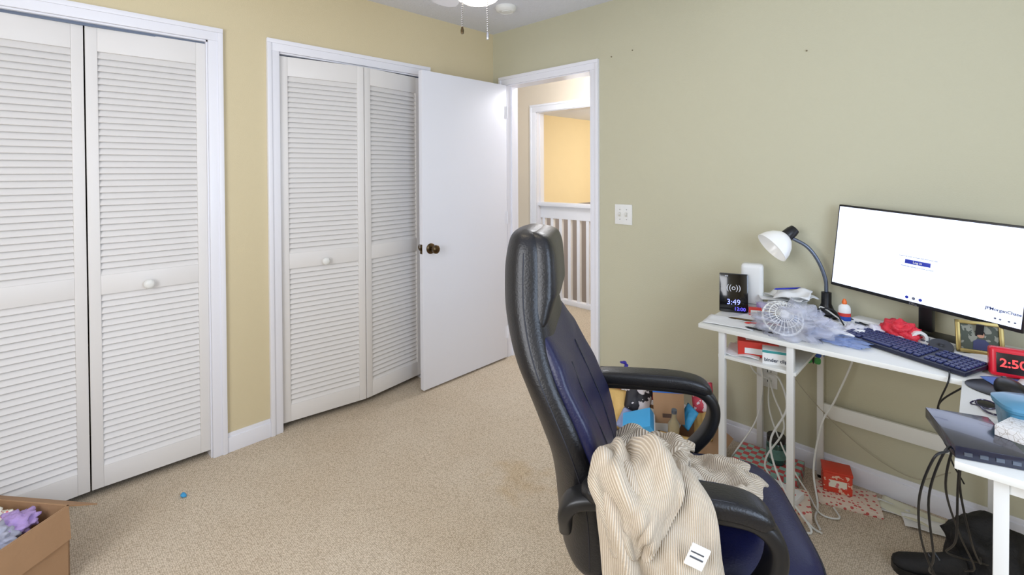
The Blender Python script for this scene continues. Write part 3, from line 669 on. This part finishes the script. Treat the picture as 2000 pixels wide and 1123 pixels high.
cable([(2.70,-.50,.73),(2.66,-.57,.72),(2.60,-.45,.60),(2.64,-.25,.45),(2.62,-.12,.30),(2.66,-.18,.24)],BC,'black cable drooping below the keyboard',.0026,'black cables from the dock')
cable([(2.62,-.40,.742),(2.63,-.56,.735),(2.60,-.50,.60),(2.62,-.33,.42),(2.70,-.2,.30)],BC,'black cable drooping below the keyboard',.0024,'black cables from the dock')
g2='cables on the desktop'
cable([(2.14,-.30,.745),(2.22,-.24,.76),(2.20,-.16,.80),(2.28,-.20,.77),(2.34,-.24,.75),(2.30,-.30,.745),(2.22,-.33,.745)],WC,'white cable tangled on the desktop',.003,g2)
cable([(2.20,-.26,.746),(2.26,-.17,.77),(2.33,-.14,.76),(2.42,-.23,.745),(2.38,-.27,.745)],BC,'black cable tangled on the desktop',.003,g2)
cable([(2.25,-.31,.745),(2.19,-.22,.79),(2.25,-.18,.80),(2.30,-.24,.76)],BC,'black cable tangled on the desktop',.003,g2)
cable([(2.16,-.20,.75),(2.10,-.26,.76),(2.16,-.30,.75),(2.24,-.30,.746),(2.28,-.25,.75),(2.36,-.30,.745)],WC,'white cable tangled on the desktop',.0035,g2)
cable([(2.69,-.72,.742),(2.72,-.79,.742),(2.78,-.76,.742),(2.74,-.70,.743),(2.82,-.68,.742)],PUR,'dark purple cable coiled on the desk return',.0028,g2)

# ================= carton of packages by the wall
def openbox(b,x,y,h,t,mo,mi_):
    b.bx(-x,x,-y,y,0,t,mo)
    b.bx(-x,-x+t,-y,y,0,h,mo).bx(x-t,x,-y,y,0,h,mo).bx(-x,x,-y,-y+t,0,h,mo).bx(-x,x,y-t,y,0,h,mo)
r=root('shipping_carton','open brown cardboard carton full of packages by the wall','carton',(1.53,-.36,0),.06)
b=M(); openbox(b,.25,.19,.12,.005,CARD,CARDD); b.done('body',r,ang=30)
M().box((0,-.225,.105),(.48,.08,.004),CARD,rot=(.5,0,0)).done('flap',r); M().box((.285,0,.105),(.08,.36,.004),CARD,rot=(0,.5,0)).done('flap',r)
def mailer(loc,rot,size,m_,lb,cat,nm,grp=None):
    b=M(); tb=bmesh.new(); bmesh.ops.create_grid(tb,x_segments=12,y_segments=12,size=.5)
    for v in tb.verts:
        e_=max(abs(v.co.x),abs(v.co.y))*2; k_=(1-e_**3)
        v.co.z=size[2]*k_*(.8+.5*noise.noise(v.co*6+Vector(loc)))
        v.co.x*=size[0]; v.co.y*=size[1]
    ge=bmesh.ops.duplicate(tb,geom=list(tb.verts)+list(tb.edges)+list(tb.faces))
    for v in ge['geom']:
        if isinstance(v,bmesh.types.BMVert): v.co.z*=-1
    bmesh.ops.remove_doubles(tb,verts=tb.verts,dist=.0002); bmesh.ops.recalc_face_normals(tb,faces=tb.faces)
    b.merge(tb,m_); kw=dict(label=lb,category=cat)
    if grp: kw['group']=grp
    return b.done(nm,ang=180,loc=loc,rot=rot,**kw)
mg='mailers in the carton'
ml='yellow padded mailer leaning in the carton'
mailer((1.37,-.47,.19),(.9,.2,.8),(.17,.19,.02),MAILER,ml,'mailer','padded_mailer',mg)
mailer((1.74,-.28,.17),(1.0,-.35,-.1),(.10,.15,.02),MAILER,ml,'mailer','padded_mailer',mg)
mailer((1.71,-.51,.14),(.5,.1,.5),(.16,.13,.02),MAILER,ml,'mailer','padded_mailer',mg)
mailer((1.50,-.33,.12),(.1,.1,.2),(.26,.2,.02),PAPER,'white bubble mailer lying in the carton','mailer','padded_mailer',mg)
mailer((1.60,-.53,.14),(.6,-.2,-.4),(.12,.09,.015),PAPER,'white bubble mailer lying in the carton','mailer','padded_mailer',mg)
r=root('small_box','small brown box with blue tape on top','box',(1.61,-.38,.268),0,rot=(.08,-.05,.5))
M().box((0,0,0),(.14,.10,.16),CARD,bev=.001).bx(-.03,.03,-.0515,-.0505,-.05,-.03,mat('print_dark',(90,70,60),.6)).done('body',r)
M().box((0,-.001,.078),(.141,.103,.008),mat('blue_tape',(40,110,200),.4)).done('tape',r,label='blue tape strip')
r=root('blue_box','light blue and white box tilted in the carton','box',(1.53,-.52,.19),0,rot=(.5,-.4,.3))
M().box((0,0,0),(.14,.10,.055),BLUEC,bev=.002).box((0,-.0,-.020),(.141,.102,.012),PAPER).done('body',r)
mailer((1.45,-.38,.24),(1.2,.2,.6),(.13,.15,.025),SNACK,'black and silver snack bag in the carton','snack bag','snack_bag')
mailer((1.50,-.25,.27),(1.2,-.2,.3),(.12,.13,.02),PINK,'red and pink foil snack bag in the carton','snack bag','snack_bag')
mailer((1.72,-.24,.28),(1.2,-.1,.4),(.1,.14,.02),pattern('wrap_pink',(214,74,92),(238,218,222),'noise',30,.5),'red and white wrapped package in the carton','package','wrapped_package')
mailer((1.39,-.33,.23),(1.0,.3,.9),(.1,.12,.02),PAPER,'white plastic packet in the carton','packet','packet')
mailer((1.46,-.50,.17),(.8,.3,.2),(.09,.10,.015),BLUEF,'small blue plastic packet in the carton','packet','packet')
mailer((1.70,-.36,.22),(1.1,.2,-.5),(.08,.10,.015),BLUEC,'small blue packet beside the brown box','packet','packet')
mailer((1.30,-.38,.20),(1.1,.4,1.0),(.09,.12,.015),mat('orange_packet',(226,130,60),.5),'small orange packet in the carton','packet','packet')
r=root('glass_bottle','small clear glass bottle with grey cap','bottle',(1.68,-.47,.17),0,rot=(.15,.1,0))
M().lathe([(.0001,0),(.024,0),(.026,.006),(.026,.06),(.014,.08),(.011,.09),(.011,.115),(.0001,.115)],mat('amber_glass',(150,136,104),.1,var=.1,coat=.5)).done('body',r)
M().lathe([(.0001,.113),(.012,.113),(.012,.13),(.0001,.13)],GREYM).done('cap',r)
r=root('artificial_flower','small purple artificial flower poking out of the carton','flower',(1.355,-.36,.22))
M().sweep([(0,0,0),(.004,0,.08),(0,0,.15)],mat('stem_green',(60,100,60),.6),.002).done('stem',r)
b=M(); PF=mat('purple_petals',(50,40,150),.6)
for i in range(7): b.sph((math.cos(i*.9)*.012,math.sin(i*.9)*.012,.15+.004*i),.011,PF,sc=(1.2,.7,.6),sub=1)
b.done('petals',r)

# ================= cardboard box near the closet
BH=.27
BC_=Vector((.437,-2.751,0)); BR=math.radians(37.3)
r=root('cardboard_box','open brown cardboard box filled with clothes','cardboard box',tuple(BC_),BR)
b=M(); openbox(b,.21,.20,BH,.005,CARD,CARDD); b.done('body',r,ang=30)
def flap(c,s,rot): M().box(c,s,CARD,rot=rot).done('flap',r)
flap((.217,0,BH-.055),(.004,.39,.11),(0,-.07,0)); flap((0,.200+.05,BH-.035),(.41,.125,.004),(-.55,0,0))
cg='clothes in the cardboard box'
def inb(x,y,z):
    v=Matrix.Rotation(BR,3,'Z')@Vector((x,y,0)); return (BC_.x+v.x,BC_.y+v.y,z)
crumple('folded_clothing',None,PURP,(.055,.05,.028),21,amp=.3,freq=3,loc=inb(.10,.12,.235),label='lilac garment bundled in the box',category='clothing',group=cg)
crumple('folded_clothing',None,GFAB,(.055,.05,.035),22,amp=.3,freq=3,loc=inb(.12,.04,.232),label='grey garment bundled in the box',category='clothing',group=cg)
crumple('folded_clothing',None,WFAB,(.065,.06,.04),25,amp=.3,freq=3,loc=inb(.11,-.07,.232),label='white garment bundled in the box',category='clothing',group=cg)
crumple('folded_clothing',None,FLOWERF,(.05,.055,.035),23,amp=.3,freq=3,loc=inb(.01,.10,.24),label='floral print garment bundled in the box',category='clothing',group=cg)
crumple('folded_clothing',None,PURP,(.07,.07,.03),24,amp=.3,freq=3,loc=inb(-.06,-.06,.215),label='lilac garment bundled in the box',category='clothing',group=cg)
crumple('paper_scrap',None,BLUEC,(.014,.010,.008),30,amp=.4,loc=(.235,-2.086,0),sub=2,label='tiny scrap of blue paper on the carpet',category='scrap')

# ================= CHAIR
CX,CY,CA=2.134,-1.358,math.radians(33)
ch=root('office_chair','black leather high-back office chair with looped armrests','office chair',(CX,CY,0),CA)
ST_=[(1.237,-.384,-.424,.075),(1.228,-.360,-.446,.115),(1.205,-.344,-.460,.138),(1.15,-.335,-.470,.152),(1.09,-.334,-.472,.164),(1.03,-.332,-.468,.182),(.97,-.322,-.457,.206),(.91,-.304,-.440,.228),(.85,-.279,-.414,.243),(.78,-.247,-.384,.252),(.70,-.212,-.354,.254),(.62,-.192,-.338,.252),(.54,-.186,-.330,.247),(.47,-.19,-.322,.235),(.44,-.21,-.30,.2)]
def lerp(a,b,t): return a+(b-a)*t
def resamp(S,n=5):
    P=catmull([(z,a,b_) for z,a,b_,h_ in S],n); Q=catmull([(h_,0,0) for z,a,b_,h_ in S],n)
    return [(p.x,p.y,p.z,q_.x) for p,q_ in zip(P,Q)]
SR=resamp(ST_)
def ring(z,uf,ur,hw,n=72,e=3.0,wing=.035,wr=0):
    c=(uf+ur)/2;h=(uf-ur)/2; o=[]
    for i in range(n):
        t=2*math.pi*i/n; cs_=math.cos(t); sn=math.sin(t)
        a=math.copysign(abs(cs_)**(2/e),cs_)*h; v=math.copysign(abs(sn)**(2/e),sn)*hw
        k=wr*noise.noise(Vector((v*9,z*13,3)))*(1 if a>0 else .3)
        o.append((c+a+wing*(v/.25)**2+k, v, z))
    return o
# one continuous padded shell from the seat to the top of the headrest
b=M(); b.rings([ring(z,uf-.010,ur,hw,e=2.7,wr=.003) for z,uf,ur,hw in SR],LEATH); b.done('backrest_shell',ch,ang=180,label='black leather back shell')
cs=[s_ for s_ in SR if s_[0]<=.995]
fr=[]
for k_,(z,uf,ur,hw) in enumerate(cs):
    dd=min(k_,len(cs)-1-k_); g_=min(1,(dd+.3)/6)**.5
    fr.append((z,lerp(lerp(ur,uf,.7),uf,g_),lerp(ur,uf,.5),(hw-.008)*(.93+.07*g_)))
b=M(); b.rings([ring(z,uf+.006,ur,hw,e=2.9,wr=.006) for z,uf,ur,hw in fr],LEATH_SKY); b.done('backrest_cushion',ch,ang=180,label='padded black leather back cushion with blue sky reflection in its colour')
hs=[s_ for s_ in SR if 1.0<=s_[0]<=1.234]
n_h=len(hs); hr=[]
for k_,(z,uf,ur,hw) in enumerate(hs):
    dd=min(k_+1.5,n_h-1-k_); g_=min(1,(dd+.2)/6)**.5
    hr.append((z,lerp(lerp(ur,uf,.75),uf+.012,g_),lerp(ur,uf,.45),(hw-.004)*(.94+.06*g_)))
b=M(); b.rings([ring(z,uf,ur,hw,e=2.8,wr=.004) for z,uf,ur,hw in hr],LEATH); b.done('headrest',ch,ang=180,label='rounded padded headrest')
b=M()
for v in (-.085,.085):
    b.sweep([(uf+.0065+.035*(v/.25)**2+.006*noise.noise(Vector((v*9,z*13,3))),v,z) for z,uf,ur,hw in cs[8:-10:4]],SEAM,.0014,smooth=3,seg=6)
for s_ in (-1,1):
    b.sweep([(lerp(ur,uf,.40)+.035*(hw/.25)**2,s_*(hw-.0008),z) for z,uf,ur,hw in SR[12:-5:4]],SEAM,.0018,smooth=3,seg=6)
b.done('stitching',ch)
def sring(z,k,n=64,e=5.0):
    o=[]
    for i in range(n):
        t=2*math.pi*i/n; c=math.cos(t); s_=math.sin(t)
        o.append((.015+math.copysign(abs(c)**(2/e),c)*.275*k, math.copysign(abs(s_)**(2/e),s_)*.255*k, z))
    return o
b=M(); b.rings([sring(z,k) for z,k in ((.385,.75),(.388,.88),(.402,.97),(.44,1.0),(.478,.995),(.503,.96),(.520,.88),(.5275,.74),(.5295,.45),(.530,.12))],LEATH_SKY)
b.done('seat',ch,ang=180,label='thick black leather seat cushion with blue sky reflection in its colour')
b=M(); b.sweep([(p[0],p[1],p[2]) for p in sring(.495,.975)]+[sring(.495,.975)[0]],SEAM,.003,smooth=0,seg=6); b.done('piping',ch)
M().rings([sring(z,k) for z,k in ((.355,.6),(.36,.8),(.388,.86))],BLACKP).done('seat_pan',ch,ang=40)
for s_ in (-1,1):
    v=s_*.295
    b=M()
    b.sweep([(-.29,v*.86,.60),(-.285,v*.97,.655),(-.245,v,.688),(-.1,v,.697),(.02,v,.697),(.09,v,.688),(.128,v,.655),(.135,v,.61),(.115,v,.555),(.07,v,.50),(.015,v*.97,.45),(-.03,v*.9,.40),(-.05,v*.7,.375)],BLACKP,.028,.015,side=(0,1,0),seg=20,smooth=6,sq=3.4,rad=lambda q_:1+.22*math.sin(math.pi*min(1,q_*1.05)))
    b.done('armrest',ch,ang=60)
    b=M()
    b.sweep([(-.25,v,.702),(-.2,v,.712),(-.05,v,.714),(.04,v,.712),(.095,v,.70),(.125,v,.675)],LEATH,.040,.022,side=(0,1,0),seg=28,smooth=6,sq=3.4,rad=lambda q_:1-.55*abs(2*q_-1)**6)
    b.done('armrest_pad',ch,ang=180)
    b=M()
    for w_ in (-1,1): b.sweep([(u_,v+w_*.028,z_) for u_,z_ in ((-.22,.7290),(-.05,.7335),(.04,.7310),(.085,.720))],SEAM,.0014,smooth=4,seg=6)
    b.done('armrest_stitching',ch)
M().cyl((0,0,.10),(0,0,.22),.03,BLACKP).cyl((0,0,.2),(0,0,.355),.018,CHROME).done('gas_lift',ch)
M().box((0,0,.345),(.2,.16,.03),BLACKP,bev=.008).done('tilt_mechanism',ch)
for i in range(5):
    a=math.radians(72*i+20); mt=Matrix.Rotation(a,4,'Z')
    b=M(); b.sweep([mt@Vector((.02,0,.115)),mt@Vector((.15,0,.105)),mt@Vector((.30,0,.075))],BLACKP,.026,.018,side=mt.to_3x3()@Vector((0,1,0)),seg=12,smooth=4,sq=4,rad=lambda q_:1-.35*q_); b.done('base_leg',ch)
    b=M(); c=mt@Vector((.295,0,.028)); d=mt.to_3x3()@Vector((0,1,0))
    b.cyl(c-d*.026,c-d*.006,.027,BLACKP).cyl(c+d*.006,c+d*.026,.027,BLACKP).cyl(c,c+Vector((0,0,.05)),.007,CHROME); b.done('caster',ch)

# ================= SWEATER (chair frame): draped layers following seat, armrest and side
sw=root('knit_sweater','cream ribbed knit sweater bunched over seat and armrest','sweater',(CX,CY,0),CA)
def drape(path,ub,nu,seed,famp,name,th=.009,usc=1.0,folds=(),shear=0,nq=10):
    P=catmull([(v,z,0) for v,z in path],nq); n=len(P)
    UB=catmull([(a,b_,0) for a,b_ in ub],nq)
    me=bmesh.new(); uvl=me.loops.layers.uv.new('UVMap'); G=[]
    for j in range(n):
        row=[]; v0,z0=P[j].x,P[j].y; q_=j/(n-1)
        tt=(P[min(j+1,n-1)]-P[max(j-1,0)]).normalized(); nx,nz=tt.y,-tt.x
        for i in range(nu+1):
            s_=i/nu; u=lerp(UB[j].x,UB[j].y,s_)
            d=famp*(noise.noise(Vector((s_*3.2+seed,q_*5,seed)))+.5*noise.noise(Vector((s_*8,q_*11,seed+3))))
            for (s0,q0,dx,dq,wd,hh,ln_) in folds:
                L_=math.hypot(dx,dq); ex,eq=dx/L_,dq/L_
                ps,pq=s_-s0,q_-q0
                al=ps*ex+pq*eq; pe=-ps*eq+pq*ex+.12*math.sin(al*7+s0*9)*wd*4
                k_=math.exp(-(pe/wd)**2)*(1/(1+math.exp((abs(al)-ln_)*18)))
                d+=hh*k_
            e_=min(s_,1-s_); d+=.004-.010*max(0,1-e_*14)
            if q_>.93: d-=.006*(q_-.93)/.07
            wob=.022*noise.noise(Vector((q_*6,seed,s_*2)))
            row.append((me.verts.new((u+wob,v0+nx*d,z0+nz*d+.02*noise.noise(Vector((s_*5,seed,1)))*(1 if q_>.9 else 0))),s_+shear*q_,q_))
        G.append(row)
    for j in range(n-1):
        for i in range(nu):
            q4=[G[j][i],G[j][i+1],G[j+1][i+1],G[j+1][i]]
            f=me.faces.new([k_[0] for k_ in q4])
            for lp,k_ in zip(f.loops,q4): lp[uvl].uv=(k_[1]*usc,k_[2])
    m_=bpy.data.meshes.new(name); me.to_mesh(m_); me.free(); m_.materials.append(KNIT)
    for p in m_.polygons: p.use_smooth=True
    o=bpy.data.objects.new(name,m_); COL.objects.link(o); o.parent=sw
    md=o.modifiers.new('s','SOLIDIFY'); md.thickness=th; md.offset=0
    md=o.modifiers.new('b','SUBSURF'); md.levels=1; md.render_levels=1
    return o
drape([(.19,.540),(.10,.545),(0,.548),(-.10,.556),(-.18,.60),(-.235,.69),(-.285,.745),(-.335,.74),(-.362,.66),(-.372,.52),(-.370,.38)],
      [(-.14,.04),(-.16,.11),(-.17,.16),(-.175,.165),(-.19,.10),(-.205,.03),(-.215,.0),(-.215,-.005),(-.215,.01),(-.195,.05),(-.16,.09)],76,1.0,.018,'body',usc=4.4,shear=.5,
      folds=[(.3,.25,1,.5,.05,.028,.3),(.65,.15,1,-.6,.05,.03,.25),(.75,.33,1,.3,.045,.028,.3),(.2,.5,.8,.5,.05,.022,.3),(.55,.50,1,.4,.045,.026,.35),(.85,.55,1,.2,.05,.02,.3),(.4,.72,1,.35,.04,.028,.4),(.6,.86,1,.3,.04,.024,.4),(.25,.9,.6,.6,.045,.022,.3)])
drape([(.02,.578),(-.06,.586),(-.13,.625),(-.19,.700),(-.245,.757),(-.305,.775),(-.358,.755),(-.388,.70),(-.395,.645)],
      [(-.17,-.10),(-.19,-.05),(-.205,-.03),(-.215,-.02),(-.222,-.03),(-.228,-.04),(-.228,-.06),(-.215,-.09),(-.19,-.12)],64,3.7,.020,'folded_layer',usc=3.2,shear=-1.2,
      folds=[(.15,.35,.6,1,.06,.03,.45),(.5,.5,1,.7,.045,.028,.4),(.7,.32,1,.5,.045,.026,.35),(.45,.78,1,.35,.045,.028,.45),(.8,.65,1,.6,.045,.022,.3)])
drape([(.10,.575),(.05,.592),(-.01,.600),(-.07,.600),(-.12,.606),(-.16,.635)],
      [(-.04,.165),(-.06,.185),(-.07,.19),(-.06,.175),(-.04,.14),(-.04,.11)],54,6.2,.016,'sleeve',usc=3.4,shear=.8,
      folds=[(.3,.5,1,.5,.08,.028,.35),(.75,.5,.5,1,.06,.028,.4),(.5,.85,1,.1,.07,.02,.4)])
drape([(.20,.560),(.15,.585),(.09,.590),(.04,.575)],
      [(-.17,-.01),(-.18,.05),(-.18,.03),(-.17,-.01)],44,8.2,.016,'sleeve',usc=2.0,shear=.3,
      folds=[(.4,.5,1,.6,.1,.03,.4),(.8,.5,.3,1,.08,.022,.4)])
b=M(); b.box((-.035,-.407,.676),(.034,.003,.046),PAPER,rot=(.1,.35,0),bev=.0008); b.done('care_tag',sw,label='white fabric care tag')
M().box((-.035,-.4092,.684),(.024,.001,.003),GREYM,rot=(.1,.35,0)).box((-.037,-.4092,.674),(.024,.001,.003),GREYM,rot=(.1,.35,0)).done('tag_print',sw)

# ================= LIGHTS
def area(loc,rot,sx,sy,power,col):
    l=bpy.data.lights.new('window_light','AREA'); l.shape='RECTANGLE'; l.size=sx; l.size_y=sy; l.energy=power; l.color=col
    o=bpy.data.objects.new('window_light',l); COL.objects.link(o); o.location=loc; o.rotation_euler=rot
area((XE-.06,(ey0+ey1)/2,1.5),(0,math.pi/2,0),1.15,1.25,32,(.66,.79,1.0))
area(((sx0+sx1)/2,YS+.06,1.5),(math.pi/2,0,0),1.3,1.15,39,(.97,.97,1.0))
def pt(loc,p,col,r_=.1):
    l=bpy.data.lights.new('lamp','POINT'); l.energy=p; l.color=col; l.shadow_soft_size=r_
    o=bpy.data.objects.new('unseen_light',l); COL.objects.link(o); o.location=loc
pt((-.2,3.6,1.6),50,(1,.91,.78),.25)
pt((.3,.7,2.15),36,(.94,.95,1),.2)  # added cool fill in the hall to whiten the railing, no fixture there
w=bpy.data.worlds.new('World'); scene.world=w; w.use_nodes=True
bg=w.node_tree.nodes['Background']; bg.inputs[0].default_value=(.62,.78,1,1); bg.inputs[1].default_value=1.2

# ================= CAMERA
cd=bpy.data.cameras.new('Camera'); cam=bpy.data.objects.new('Camera',cd); COL.objects.link(cam); scene.camera=cam
h,p,ro,f,cy=.7679,.0128,-.0051,951.69,347.88
F=Vector((-math.sin(h)*math.cos(p),math.cos(h)*math.cos(p),-math.sin(p)))
R0=Vector((math.cos(h),math.sin(h),0)); U0=R0.cross(F)
R=R0*math.cos(ro)+U0*math.sin(ro); U=-R0*math.sin(ro)+U0*math.cos(ro)
cam.matrix_world=Matrix(((R.x,U.x,-F.x,2.702),(R.y,U.y,-F.y,-2.5953),(R.z,U.z,-F.z,1.3897),(0,0,0,1)))
cd.sensor_fit='HORIZONTAL'; cd.sensor_width=36; cd.lens=f/2000*36; cd.shift_x=0; cd.shift_y=-(561.5-cy)/2000
cd.clip_start=.02
scene.view_settings.view_transform='Standard'; scene.view_settings.look='None'
scene.view_settings.exposure=0
